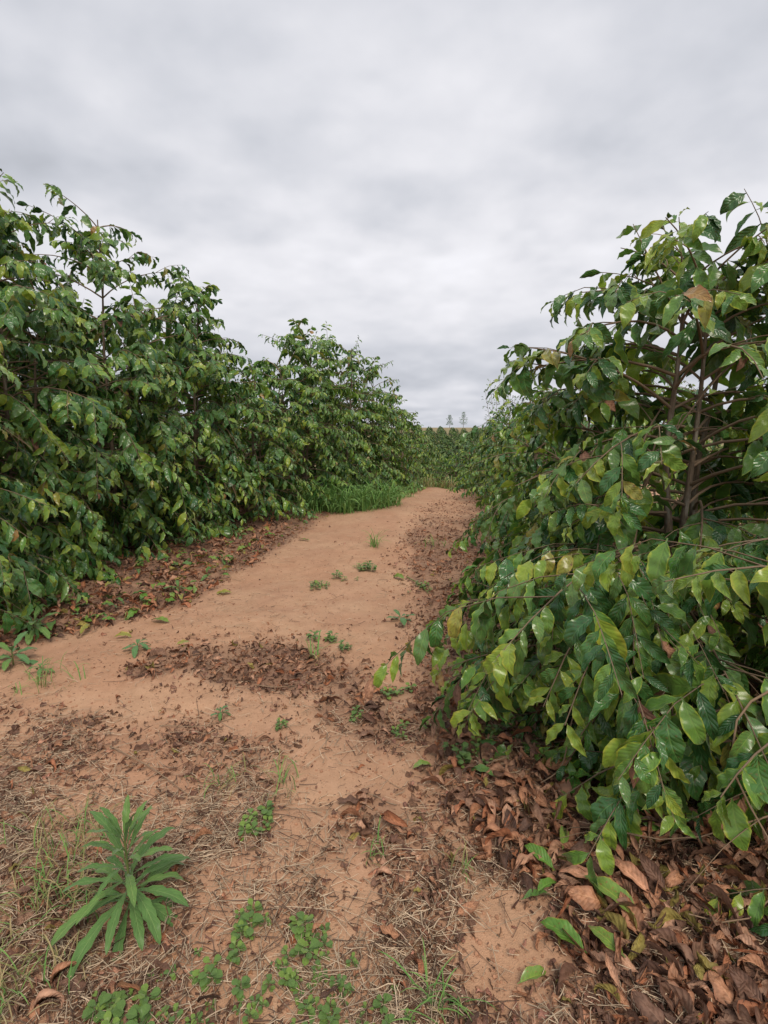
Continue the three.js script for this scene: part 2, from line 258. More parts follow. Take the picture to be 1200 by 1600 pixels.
const UP = V(0, 1, 0);
function leafMatrix(p, dir, nrm, len, wid, out) {
  const x = dir.clone().normalize(), z = x.clone().cross(nrm).normalize(), y = z.clone().cross(x);
  return out.makeBasis(x.multiplyScalar(len), y.multiplyScalar(len), z.multiplyScalar(len * wid)).setPosition(p);
}
const pick = (R, w) => { let s = 0; for (const v of w) s += v; let t = R() * s; for (let i = 0; i < w.length; i++) { t -= w[i]; if (t < 0) return i; } return w.length - 1; };
const nearTrees = [];
function coffeeTree(o) {
  const { x, d, h, r, seed, stems = 3, step = 0.115, label, leaf = 0.165, open = null, lush = 1, group, mix = [0.5, 0.2, 0.17, 0.09], bare = 3, low = 0.22, tops = 1, sides = 0 } = o;
  const R = rng(seed), y0 = H(x, d), tree = thing('coffee_tree', label, 'coffee tree', [x, y0, -d], group), leaves = [];
  const leafAt = (p, side, along, outv, tipness, size) => {
    if (p.y + y0 < H(x + p.x, d - p.z) + 0.03) return;
    if (open && p.y > open[0] + 0.12 && p.y < open[1] + 0.02 && Math.abs(p.x + 0.04) < 0.17 && p.z > -0.05 && R() < 0.86) return;   // where the trunk shows
    const hang = 0.3 + R() * R() * 0.8 + R() * 1.2;
    const dir = side.clone().multiplyScalar(0.55 + R() * 0.25).addScaledVector(along, 0.25 + R() * 0.35).addScaledVector(UP, -hang * (1 - tipness * 0.55)).add(V(R() - 0.5, (R() - 0.5) * 0.5, R() - 0.5).multiplyScalar(0.5));
    const nrm = UP.clone().multiplyScalar(0.7).addScaledVector(outv, 0.85).add(V(R() - 0.5, R() - 0.5, R() - 0.5).multiplyScalar(1.25));
    if (Math.abs(dir.clone().normalize().dot(nrm.clone().normalize())) > 0.97) nrm.x += 0.5;
    const len = size * (0.72 + R() * 0.5), m = leafMatrix(p, dir, nrm, len, 0.85 + R() * 0.35, new THREE.Matrix4());
    const y = tipness > 0.8 ? 5 : tipness > 0.5 ? 1.5 : 0.6;
    const kind = pick(R, [mix[0], mix[1], mix[2] * (1 + y * 0.25), mix[3] * y, 0.018, tipness > 0.85 ? 0.022 : 0, o.twigs && p.y < 0.8 ? 0.03 : 0.003]);
    leaves.push({ m, kind, tint: Math.floor(R() * KIND[kind].length), geo: Math.floor(R() * GEO.length), p, len, dir: dir.normalize() });
  };
  const shoot = (curve, from, len, outv, size, gap, tipYoung) => { // leaf pairs along a shoot
    const n = Math.max(2, Math.round(len * (1 - from) / gap));
    for (let i = 0; i < n; i++) {
      const t = from + (1 - from) * Math.pow((i + 0.4 + R() * 0.4) / n, 0.72); if (t > 1) break;
      const p = curve.getPointAt(Math.min(t, 1)), along = curve.getTangentAt(Math.min(t, 1)), flat = along.clone().cross(UP).normalize(), tip = t > 1 - 1.2 / n ? 1 : t > 1 - 2.4 / n ? 0.7 : t * 0.4;
      const roll = (R() - 0.5) * 0.8, s = flat.clone().multiplyScalar(Math.cos(roll)).addScaledVector(UP, Math.sin(roll));
      for (const k of [1, -1]) if (R() < 0.93 * lush) leafAt(p, s.clone().multiplyScalar(k), along, outv, tipYoung ? tip : tip * 0.6, size * (tip > 0.9 ? 0.66 : tip > 0.6 ? 0.86 : 1));
    }
    if (R() < 0.55) leafAt(curve.getPointAt(1), V(R() - 0.5, 0.4, R() - 0.5), curve.getTangentAt(1), outv, 1, size * 0.5);
  };
  const branches = [];
  for (let s = 0; s < stems; s++) {
    let a = s / stems * 6.283 + R() * 1.2, lean = s === 0 ? 0.04 + R() * 0.04 : 0.1 + R() * 0.14, hh = h * (s === 0 ? 1 : 0.68 + R() * 0.3), off = 0.09;
    if (o.leans) { a = o.leans[s][0]; lean = o.leans[s][1]; hh = h * o.leans[s][2]; off = o.leans[s][3]; }
    const b = V(Math.cos(a) * off, -0.08, Math.sin(a) * off), pts = [b];
    for (let i = 1; i <= 5; i++) { const t = i / 5; pts.push(V(b.x + Math.cos(a) * lean * hh * t + (R() - 0.5) * 0.05, hh * t * 0.97, b.z + Math.sin(a) * lean * hh * t + (R() - 0.5) * 0.05)); }
    const sc = new THREE.CatmullRomCurve3(pts), tr = (o.trunk ?? 0.03) * (0.8 + R() * 0.35);
    part('trunk', tube(pts, tr, 0.006, 14, 7, 0.16, R), MB.trunk, tree);
    let az = R() * 6.283;
    for (let y = low + R() * 0.1; y < hh * 0.985; y += step * (0.75 + R() * 0.5)) {
      const k = y / hh, base = sc.getPointAt(clamp(k * 1.0, 0, 1)); az += Math.PI / 2 + (R() - 0.5) * 0.7;
      for (const f of [0, Math.PI]) {
        if (R() > 0.9) continue;
        const A = az + f + (R() - 0.5) * 0.3, outv = V(Math.cos(A), 0, Math.sin(A));
        const wx = x + base.x, wz = -d + base.z, facing = outv.clone().dot(V(-wx, 0, -wz).normalize());
        if (open && y > open[0] && y < open[1] && facing > open[2] && R() < (open[3] ?? 0.93)) continue;
        const prof = piece(k, o.prof ?? [[0, 0.9], [0.2, 0.96], [0.4, 1], [0.65, 0.9], [0.85, 0.7], [1, 0.42]]);
        const inner = base.clone().setY(0).dot(outv), len = Math.max(0.18, r * prof * (0.66 + R() * 0.42 + (R() < 0.07 ? 0.22 : 0)) - inner * 0.9);
        let e = lerp(0.25, 0.95, k * tops) + (R() - 0.5) * 0.6; let e1 = lerp(-0.95, 0.1, Math.pow(k, 1.5)) + (R() - 0.5) * 0.9;
        if (k > 0.8 && R() < 0.3) { e += 0.45; e1 += 0.75; }
        const bp = [base.clone()], N = 5; let p = base.clone(), tw = (R() - 0.5) * 0.5;
        for (let i = 1; i <= N; i++) {
          const t = i / N, el = lerp(e, e1, Math.pow(t, 0.9)), B = A + tw * t;
          p = p.clone().add(V(Math.cos(B) * Math.cos(el), Math.sin(el), Math.sin(B) * Math.cos(el)).multiplyScalar(len * 1.12 / N));
          const g = H(x + p.x, d - p.z) - y0 + 0.05; if (p.y < g) p.y = g + R() * 0.05;
          bp.push(p);
        }
        branches.push({ bp, len, outv, k, A, facing });
      }
    }
  }
  for (const b of branches) {
    const c = new THREE.CatmullRomCurve3(b.bp), geos = [tube(b.bp, 0.0065 + 0.003 * b.len, 0.002, 7, 4)];
    shoot(c, b.k > 0.8 ? 0.12 : 0.36 + 0, b.len, b.outv, leaf, 0.075, true);
    const nt = Math.round((b.k > 0.85 ? 1 : (1.6 + R() * 2.2) * clamp(b.len, 0.4, 1.1)) * (o.twigs ?? 1));
    for (let i = 0; i < nt; i++) {
      const t = 0.3 + R() * 0.5, p = c.getPointAt(t), al = c.getTangentAt(t), flat = al.clone().cross(UP).normalize().multiplyScalar(R() < 0.5 ? 1 : -1), L = b.len * (0.3 + R() * 0.3), dir = al.clone().multiplyScalar(0.8).addScaledVector(flat, 0.75).addScaledVector(UP, R() * 0.4 - 0.12).normalize();
      const q = p.clone().addScaledVector(dir, L * 0.5), q2 = q.clone().addScaledVector(dir, L * 0.5).addScaledVector(UP, -L * (0.12 + R() * 0.3));
      const g = H(x + q2.x, d - q2.z) - y0 + 0.04; if (q2.y < g) q2.y = g; if (q.y < g) q.y = g;
      const tp = [p, q, q2]; geos.push(tube(tp, 0.0035, 0.0014, 4, 3));
      shoot(new THREE.CatmullRomCurve3(tp), 0.15, L, b.outv, leaf * 0.92, 0.07, R() < 0.6);
    }
    b.geo = mergeGeometries(geos);
  }
  // the branches that show become parts, the twiggy rest one part
  branches.sort((p, q) => q.facing - p.facing);
  const keep = Math.min(branches.length, o.branchParts ?? 60);
  branches.slice(0, keep).forEach((b, i) => part('branch', b.geo, MB.twig, tree));
  if (branches.length > keep) { const m = part('branches', mergeGeometries(branches.slice(keep).map((b) => b.geo)), MB.twig, tree); m.userData.kind = 'stuff'; }
  for (let i = 0; i < bare; i++) { // dead leafless branches
    const A = Math.atan2(d, -x) + (R() - 0.5) * 2.6, out = V(Math.cos(A), 0, Math.sin(A)), yb = (0.3 + R() * 0.5) * h * 0.7, L = r * (0.85 + R() * 0.3), tw = (R() - 0.5) * 0.8;
    const p = [0, 0.35, 0.7, 1].map((t) => V(Math.cos(A + tw * t) * L * t, Math.max(0.1, yb + L * (0.25 * t - 0.65 * t * t)), Math.sin(A + tw * t) * L * t)), gs = [tube(p, 0.005, 0.0018, 8, 4)], cc = new THREE.CatmullRomCurve3(p);
    for (let j = 0; j < 4; j++) { const t = 0.4 + R() * 0.5, q = cc.getPointAt(t), dd = cc.getTangentAt(t).add(V(R() - 0.5, R() - 0.6, R() - 0.5).multiplyScalar(1.3)).normalize(), l = 0.12 + R() * 0.22; gs.push(tube([q, q.clone().addScaledVector(dd, l * 0.5).add(V(0, 0.01, 0)), q.clone().addScaledVector(dd, l).add(V(0, -0.04, 0))], 0.0025, 0.0012, 4, 3)); }
    part('dead_branch', mergeGeometries(gs), MB.dry, tree);
  }
  nearTrees.push({ tree, leaves, parts: o.parts ?? 300 });
  return tree;
}
function finishTrees() {
  // which leaves show: a coarse look from the camera, nearest first; those become parts of their own
  const inv = camera.matrixWorldInverse.copy(camera.matrixWorld).invert(), f = 512 / Math.tan(44 * Math.PI / 180), all = [], v = V(0, 0, 0);
  for (const t of nearTrees) for (const l of t.leaves) {
    v.copy(l.p).addScaledVector(l.dir, l.len * 0.5).add(t.tree.position).applyMatrix4(inv); l.z = -v.z; l.size = 0; if (v.z > -0.2) continue;
    l.u = 384 + f * v.x / -v.z; l.v = 512 - f * v.y / -v.z; l.px = l.len * f / -v.z;
    if (l.u < -10 || l.u > 778 || l.v < -10 || l.v > 1034) continue; all.push(l);
  }
  all.sort((a, b) => a.z - b.z);
  const C = 4, gw = 200, grid = new Uint8Array(gw * 262);
  for (const l of all) {
    const r = Math.max(0, Math.round(l.px * 0.22 / C)), cx = Math.floor((l.u + 12) / C), cy = Math.floor((l.v + 12) / C); let hid = 0, n = 0;
    for (let y = -r; y <= r; y++) for (let x = -r; x <= r; x++) { const q = (cy + y) * gw + cx + x; if (q < 0 || q >= grid.length) continue; n++; if (grid[q] >= 2) hid++; grid[q] = Math.min(9, grid[q] + 1); }
    l.size = l.px * (1 - hid / Math.max(1, n)) ; if (hid / Math.max(1, n) > 0.7) l.size = 0;
  }
  let total = 0, np = 0;
  for (const t of nearTrees) {
    t.leaves.sort((a, b) => b.size - a.size);
    const k = Math.min(t.parts, t.leaves.filter((l) => l.size > 5.5).length);
    t.leaves.slice(0, k).forEach((l) => { const m = part('leaf', GEO[l.geo], KIND[l.kind][l.tint], t.tree); l.m.decompose(m.position, m.quaternion, m.scale); });
    const rest = t.leaves.slice(k), grp = new THREE.Group(); grp.name = 'leaves'; grp.userData.kind = 'stuff'; t.tree.add(grp);
    for (let kind = 0; kind < KIND.length; kind++) for (let q = 0; q < 2; q++) {
      const ls = rest.filter((l) => l.kind === kind && l.geo % 2 === q); if (!ls.length) continue;
      const im = new THREE.InstancedMesh(GEO[(kind * 2 + q) % GEO.length], WHITE[kind], ls.length); im.name = 'leaves'; im.userData.kind = 'stuff';
      ls.forEach((l, i) => { im.setMatrixAt(i, l.m); im.setColorAt(i, new THREE.Color().setRGB(...TINTS[kind][l.tint])); }); grp.add(im);
    }
    total += t.leaves.length; np += k;
  }
  console.log('leaves', total, 'as parts', np);
}

// left row, from the camera outward
const leftRow = [
  [-3.6, 3.55, 3.2, 1.1, 'tall coffee tree cut by the left edge of the frame, nearest in left row'],
  [-3.5, 4.85, 3.35, 1.15, 'tallest coffee tree of the left row, upper crown against the sky at left edge'],
  [-3.12, 6.05, 3.55, 1.1, 'third coffee tree of the left row, shoulder below the tallest crown'],
  [-2.66, 7.2, 3.2, 1.0, 'fourth coffee tree of the left row, loose twigs reaching out into the sky'],
  [-2.12, 8.3, 2.2, 1.0, 'fifth coffee tree of the left row, low dip in the skyline'],
  [-1.5, 9.45, 2.9, 1.05, 'sixth coffee tree of the left row, rounded dense crown behind the grass'],
  [-0.88, 10.5, 2.95, 1.0, 'seventh coffee tree of the left row, thin upright shoots on its top'],
  [-0.36, 11.6, 2.7, 0.95, 'eighth coffee tree of the left row, where the skyline starts to fall'],
  [0.05, 12.7, 2.3, 0.9, 'ninth coffee tree of the left row, beside the end of the sandy track'],
  [0.38, 13.9, 2.15, 0.9, 'tenth coffee tree of the left row, starting down the slope'],
  [0.62, 15.2, 2.1, 0.9, 'eleventh coffee tree of the left row, lower down the slope'],
  [0.85, 16.6, 2.0, 0.9, 'last visible coffee tree of the left row, at the dip'],
];
leftRow.forEach(([x, d, h, r, label], i) => coffeeTree({ x, d, h, r, seed: 1000 + i * 17, label, group: 'coffee trees of the left row', stems: i > 8 ? 3 : 4, step: i > 5 ? 0.135 : 0.12, leaf: i > 5 ? 0.165 : i > 3 ? 0.175 : 0.195, bare: [2, 3, 4, 7, 3, 1, 1, 1, 0, 0, 0, 0][i], parts: i > 8 ? 150 : 300, branchParts: i > 5 ? 30 : 60, mix: i < 5 ? [0.5, 0.22, 0.18, 0.105] : [0.36, 0.22, 0.3, 0.1] }));
const rightRow = [
  [1.6, 1.5, 1.1, 0.95, 'coffee tree whose low drooping branches enter at the bottom right corner'],
  [1.36, 2.5, 2.16, 0.9, 'large coffee tree with bare brown trunk showing, right of the track'],
  [1.6, 4.2, 1.85, 0.92, 'second coffee tree of the right row, behind the one with the bare trunk'],
  [1.9, 5.8, 1.8, 0.95, 'third coffee tree of the right row, leaning over the litter'],
  [2.2, 7.4, 1.75, 0.95, 'fourth coffee tree of the right row'],
  [2.5, 9.0, 1.75, 0.95, 'fifth coffee tree of the right row, small beside the track end'],
  [2.6, 10.6, 1.5, 0.95, 'sixth coffee tree of the right row, near the crest'],
  [2.8, 12.1, 1.6, 0.9, 'last coffee tree of the right row, on the crest'],
];
rightRow.forEach(([x, d, h, r, label], i) => coffeeTree({ x, d, h, r, seed: 3000 + i * 13, label, group: 'coffee trees of the right row', stems: [3, 4, 3, 3, 3, 3, 3, 3][i], leans: i === 1 ? [[3.4, 0.01, 1, 0], [0.3, 0.015, 0.97, 0.07], [-0.7, 0.2, 0.97, 0.06], [2.5, 0.3, 0.52, 0.06]] : null, prof: i === 1 ? [[0, 1.18], [0.3, 1.14], [0.5, 1.0], [0.65, 0.94], [0.77, 0.86], [0.88, 0.62], [1, 0.42]] : undefined, step: i === 1 ? 0.078 : 0.11, leaf: i < 2 ? 0.178 : 0.165, bare: [3, 3, 2, 1, 1, 0, 0, 0][i], branchParts: i > 3 ? 30 : 70, parts: i > 3 ? 150 : 300, mix: i < 2 ? [0.42, 0.2, 0.2, 0.2] : [0.45, 0.2, 0.22, 0.1], trunk: i === 1 ? 0.034 : 0.028, twigs: i === 1 ? 1.9 : undefined, open: i === 1 ? [1.12, 1.66, 0.15, 0.3] : null}));
[[3.6, 3.4], [3.9, 5.1], [4.2, 6.8], [4.5, 8.5]].forEach(([x, d], i) => coffeeTree({ x, d, h: 1.9, r: 0.95, seed: 5000 + i, label: ['first', 'second', 'third', 'fourth'][i] + ' coffee tree of the next row, glimpsed behind the right row', group: 'coffee trees of the next row', stems: 3, step: 0.14, bare: 0, parts: 60, branchParts: 12, mix: [0.3, 0.2, 0.3, 0.2] }));
[[1.35, 17.9], [2.25, 17.4], [3.1, 17.0], [4.0, 16.6]].forEach(([x, d], i) => coffeeTree({ x, d, h: 1.7, r: 1.0, seed: 6000 + i, label: ['leftmost', 'second', 'third', 'rightmost'][i] + ' coffee tree of the row that closes the gap beyond the crest', group: 'coffee trees beyond the crest', stems: 3, step: 0.13, bare: 0, parts: 80, branchParts: 8, mix: [0.34, 0.22, 0.32, 0.12] }));
finishTrees();
console.log('trees done');

// ------------------------------------------------------------------ dead leaves on the ground
const DTINT = [[1, 1, 1], [0.62, 0.58, 0.58], [1.5, 1.3, 1.1], [0.38, 0.36, 0.38], [1.75, 1.75, 1.7], [1.4, 1.0, 0.75], [1.05, 1.5, 0.6]];
const deadMats = DTINT.map((c) => leafMat(T.dead, c, { roughness: 0.7, bumpScale: 0.0022 })), deadWhite = leafMat(T.dead, [1, 1, 1], { roughness: 0.7, bumpScale: 0.0022 });
{
  const R = rng(77), spots = [];
  const drop = (x, d, L) => {
    const thick = 0.034 * L * L, y = H(x, d) + 0.012 + R() * thick, yaw = R() * 6.283, q = new THREE.Quaternion().setFromEuler(new THREE.Euler((R() - 0.5) * 1.5, yaw, (R() - 0.5) * 0.9 + (R() < 0.2 ? 3.1 : 0), 'YXZ')), s = (0.062 + R() * 0.068) * (R() < 0.35 ? 0.5 : 1) * (1 - 0.35 * sst(2, 3.2, d) * (x > -1.4 ? 1 : 0)) * (L < 0.43 ? 0.7 : 1);
    return { x, y, d, q, s, w: 0.75 + R() * 0.4, g: Math.floor(R() * DEAD.length), c: pick(R, x < -0.9 && d > 3.4 ? [0.2, 0.1, 0.26, 0.04, 0.16, 0.2, 0.1] : [0.24, 0.16, 0.23, 0.07, 0.16, 0.12, x > 0.4 && d < 2 ? 0.09 : 0.03]), L };
  };
  for (let i = 0; i < 70000; i++) {                                   // thrown at random, kept by how thickly the litter lies there
    const t = R(), d = 0.85 + 15 * Math.pow(t, 2.2), x = lerp(-0.95 * d - 0.6, 0.9 * d + 0.5, R()); if (x > 4.2 || x < -4) continue;
    const L = Math.max(litterAt(x, d), messAt(x, d) * 0.42); if (R() > Math.max(L * L * 1.05, L > 0.03 ? 0.02 : 0.004) * Math.min(1, 0.4 + d * 0.17)) continue;
    spots.push(drop(x, d, L));
  }
  const inView = (s) => { const v = V(s.x, s.y, -s.d).project(camera); return Math.abs(v.x) < 1.02 && Math.abs(v.y) < 1.02; };
  spots.forEach((s) => { s.see = inView(s) ? s.s / Math.hypot(s.x, s.d, EYE) * (s.y > H(s.x, s.d) + 0.02 || s.L < 0.6 ? 1.3 : 1) : 0; });
  spots.sort((a, b) => b.see - a.see);
  const N = 290;
  for (const s of spots.slice(0, N)) { const m = new THREE.Mesh(DEAD[s.g], deadMats[s.c]); m.name = numbered('dead_leaf'); m.position.set(s.x, s.y, -s.d); m.quaternion.copy(s.q); m.scale.set(s.s, s.s, s.s * s.w); const zone = s.x > 0.35 ? (s.d < 1.3 ? 'in the litter of the bottom right corner' : s.d < 1.65 ? 'in the litter below the hanging right branches' : s.d < 2.1 ? 'in the litter around the soil lump' : 'in the litter under the right tree skirt') : s.x < -0.55 ? 'among the straw at the lower left' : s.L < 0.3 ? 'alone on the bare sand of the track' : s.d < 1.5 ? 'in the thin litter at the bottom centre' : 'in the thin litter of the middle foreground';
    const look = ['brown', 'dark brown', 'light brown', 'blackish', 'pale tan', 'reddish', 'olive'][s.c], shape = s.g % 3 === 0 ? 'rolled' : s.g % 3 === 1 ? 'curled' : 'half open'; tag(m, look + ' ' + shape + ' dead leaf ' + zone, 'dead leaf', look + ' dead leaves ' + zone); scene.add(m); }
  const rest = spots.slice(N), all = new THREE.Group(); all.name = 'leaf_litter'; tag(all, 'mat of brown dead coffee leaves covering the soil along both rows', 'leaf litter', null, 'stuff'); scene.add(all);
  for (let g = 0; g < DEAD.length; g++) {
    const ls = rest.filter((s) => s.g === g), im = new THREE.InstancedMesh(DEAD[g], deadWhite, ls.length), m = new THREE.Matrix4(); im.name = 'dead_leaves'; im.userData.kind = 'stuff';
    ls.forEach((s, i) => { m.compose(V(s.x, s.y, -s.d), s.q, V(s.s, s.s, s.s * s.w)); im.setMatrixAt(i, m); im.setColorAt(i, new THREE.Color().setRGB(...DTINT[s.c])); }); all.add(im);
  }
  console.log('litter', spots.length);
  // crumbled bits of leaf, 1 to 3 cm
  const bit = leafGeo({ n: 5, w: 0.36, a: 0.7, b: 0.9, fold: 0.6, droop: 1.5, wave: 0.16, waves: 1.7, twist: 1.6, stalk: 0 }), bits = [];
  for (let i = 0; i < 330000; i++) { const d = 0.85 + 12 * Math.pow(R(), 2), x = lerp(-0.95 * d - 0.4, 0.9 * d + 0.3, R()); if (x > 3 || x < -3.4) continue; const cl = sst(-0.05, 0.5, f2(x * 4, d * 4, 120, 4)), L = Math.max(litterAt(x, d), messAt(x, d) * 0.85, sst(-0.25, 0.2, x - piece(d, edgeR)) * sst(3, 4, d) * 0.9) * (0.3 + 0.7 * cl); if (R() < L * Math.min(1, 0.5 + d * 0.2) + 0.005) bits.push([x, d]); }
  const im = new THREE.InstancedMesh(bit, deadWhite, bits.length), m = new THREE.Matrix4(); im.name = 'leaf_crumbs'; tag(im, 'crumbled bits of dead leaf strewn over the sand', 'leaf crumbs', null, 'stuff');
  bits.forEach(([x, d], i) => { const s = 0.007 + Math.pow(R(), 2.2) * 0.045; m.compose(V(x, H(x, d) + 0.004 + R() * 0.004, -d), new THREE.Quaternion().setFromEuler(new THREE.Euler((R() - 0.5) * 1.2, R() * 6.28, (R() - 0.5) * 0.8, 'YXZ')), V(s, s, s * (0.3 + R() * 0.9))); im.setMatrixAt(i, m); const k = R() < 0.35 ? 1.1 + R() * 1.1 : 0.4 + R() * 0.7; im.setColorAt(i, new THREE.Color().setRGB(k, k * (0.85 + R() * 0.15), k * (0.8 + R() * 0.2))); });
  scene.add(im); console.log('bits', bits.length);
  // dry straw
  const straw = (seed) => { const Q = rng(seed), p = [V(0, 0, 0), V(0.33, 0.02 + Q() * 0.04, (Q() - 0.5) * 0.09), V(0.68, 0.01 + Q() * 0.04, (Q() - 0.5) * 0.12), V(1, 0, (Q() - 0.5) * 0.16)]; return tube(p, 0.03, 0.018, 4, 3); };
  const strawMat = new THREE.MeshStandardMaterial({ color: 0xffffff, roughness: 0.85 }), sg = new THREE.Group(); sg.name = 'dry_straw'; tag(sg, 'thin dry grass stalks matted over the soil', 'straw', null, 'stuff'); scene.add(sg);
  const st = [[], [], [], []];
  for (let i = 0; i < 150000; i++) { const d = 0.85 + 9 * Math.pow(R(), 2), x = lerp(-0.95 * d - 0.3, 0.85 * d + 0.2, R()); if (x > 2) continue; const S = (strawAt(x, d) * 0.75 + messAt(x, d) * 0.6 + 0.03) * (0.25 + 0.75 * sst(-0.25, 0.45, f2(x * 3.3, d * 3.3, 125, 3))) + litterAt(x, d) * 0.04; if (R() < S) st[Math.floor(R() * 4)].push([x, d]); }
  st.forEach((ls, k) => { const im = new THREE.InstancedMesh(straw(130 + k), strawMat, ls.length); im.name = 'stalks'; im.userData.kind = 'stuff'; ls.forEach(([x, d], i) => { const s = 0.03 + R() * R() * R() * 0.2, th = clamp(0.0015 / (0.03 * s) * (0.5 + R() * 0.9), 0.25, 2); m.compose(V(x, H(x, d) + 0.007 + R() * 0.014, -d), new THREE.Quaternion().setFromEuler(new THREE.Euler(R() * 6, R() * 6.28, (R() - 0.5) * 0.22, 'YXZ')), V(s, s * th, s * th)); im.setMatrixAt(i, m); const q = 0.45 + R() * 0.6; im.setColorAt(i, R() < 0.3 ? new THREE.Color().setRGB(0.2 * q, 0.12 * q, 0.08 * q) : new THREE.Color().setRGB(0.72 * q, 0.55 * q, 0.38 * q)); }); sg.add(im); });
}
console.log('litter done');

// green and yellow leaves that have just come down
{
  const R = rng(88), mats = { green: leafMat(T.mature2, [1.2, 1.15, 1], { roughness: 0.5 }), dark: KIND[1][0], lime: leafMat(T.mature2, [2.0, 1.45, 1.3], thin(0.1)), yellow: KIND[4][0], tan: leafMat(T.dead, [2.1, 1.9, 1.8], { roughness: 0.8 }) };
  const fresh = [
    [0.35, 1.18, 0.1, 0.35, 'lime', 'pale lime green leaf lying flat and alone on sand at the bottom'],
    [0.73, 1.3, 0.17, 2.2, 'lime', 'long light green leaf on brown litter near the bottom right'],
    [0.55, 1.23, 0.13, 2.3, 'green', 'folded green leaf with pale edge lying on sand beside the brown litter'],
    [0.64, 1.2, 0.11, 2.1, 'lime', 'narrow yellow-green leaf beside the folded green leaf'],
    [0.55, 1.5, 0.11, 2.2, 'green', 'small upright green leaf at the edge of the brown litter'],
    [0.42, 1.42, 0.1, 0.1, 'dark', 'dark green leaf lying on the bare sand below the litter'],
    [0.47, 1.43, 0.08, 0.5, 'green', 'bright green leaf overlapping the dark green leaf on sand'],
    [0.6, 1.58, 0.1, 1.2, 'lime', 'lime leaf half sunk in litter under the hanging branch'],
    [0.45, 1.95, 0.1, 2.5, 'dark', 'dark green leaf standing in litter under the right tree'],
    [0.12, 2.07, 0.09, 0.4, 'lime', 'light green leaf on thin litter in the middle of the track'],
    [-1.35, 4.55, 0.16, 3.0, 'yellow', 'yellow-green leaf on bare sand at the litter edge, upper one'],
    [-1.62, 3.83, 0.16, 2.8, 'lime', 'lime leaf on bare sand at the litter edge, lower one'],
    [-1.88, 3.5, 0.11, 0.3, 'yellow', 'yellow leaf on sand left of the small rosette weed'],
    [-1.38, 3.33, 0.09, 0.8, 'yellow', 'orange-yellow leaf on the central litter patch beside the small rosette weed'],
    [-0.95, 6.7, 0.15, 3.0, 'lime', 'lime leaf at the tip of the left litter strip'],
    [0.2, 4.9, 0.14, 2.4, 'lime', 'yellow-green leaf lying by the stalks in the middle of the track'],
    [0.8, 1.38, 0.14, 2.0, 'tan', 'large pale tan dead leaf lying on top of the litter at bottom right'],
    [0.68, 1.42, 0.13, 2.6, 'tan', 'pale tan dead leaf leaning on the litter below the hanging branch'],
  ];
  for (const [x, d, s, yaw, k, lab] of fresh) {
    const m = new THREE.Mesh(leafGeo({ w: 0.38, fold: 0.3 + R() * 0.5, droop: 0.4 + R() * 0.7, wave: 0.03, waves: 3, twist: (R() - 0.5) * 1.2, phase: R() * 6, a: 0.8, b: 1.1 }), mats[k]); m.name = numbered('fallen_leaf'); m.position.set(x, H(x, d) + 0.014 + 0.03 * litterAt(x, d), -d); m.rotation.set((R() - 0.5) * 0.5, yaw, (R() - 0.2) * 0.2, 'YXZ'); m.scale.setScalar(s * 1.15); tag(m, lab, 'fallen leaf', 'freshly fallen leaves'); scene.add(m);
  }
  // many more greenish ones in the left strip
  for (let i = 0; i < 110; i++) {
    const d = 3.6 + R() * R() * 6, x = piece(d, edgeL) - 0.1 - R() * 0.9; if (litterAt(x, d) < 0.4) continue;
    const ki = Math.floor(R() * 3.3), m = new THREE.Mesh(GEO[Math.floor(R() * 8)], [mats.green, mats.lime, mats.dark, mats.yellow][ki]); m.name = numbered('fallen_leaf'); m.position.set(x, H(x, d) + 0.05, -d); m.rotation.set((R() - 0.5) * 0.6, R() * 6.28, (R() - 0.5) * 0.5, 'YXZ'); m.scale.setScalar(0.1 + R() * 0.07); const lk = ['green', 'lime green', 'dark green', 'yellow'][ki], wh = d < 4.3 ? 'nearest' : d < 5.2 ? 'near' : d < 6.5 ? 'middle' : 'far', ed = x > piece(d, edgeL) - 0.45 ? 'close to the sand' : 'deep under the trees'; tag(m, lk + ' fallen leaf in the ' + wh + ' left litter, ' + ed, 'fallen leaf', lk + ' leaves of the ' + wh + ' left litter ' + ed); scene.add(m);
  }
}

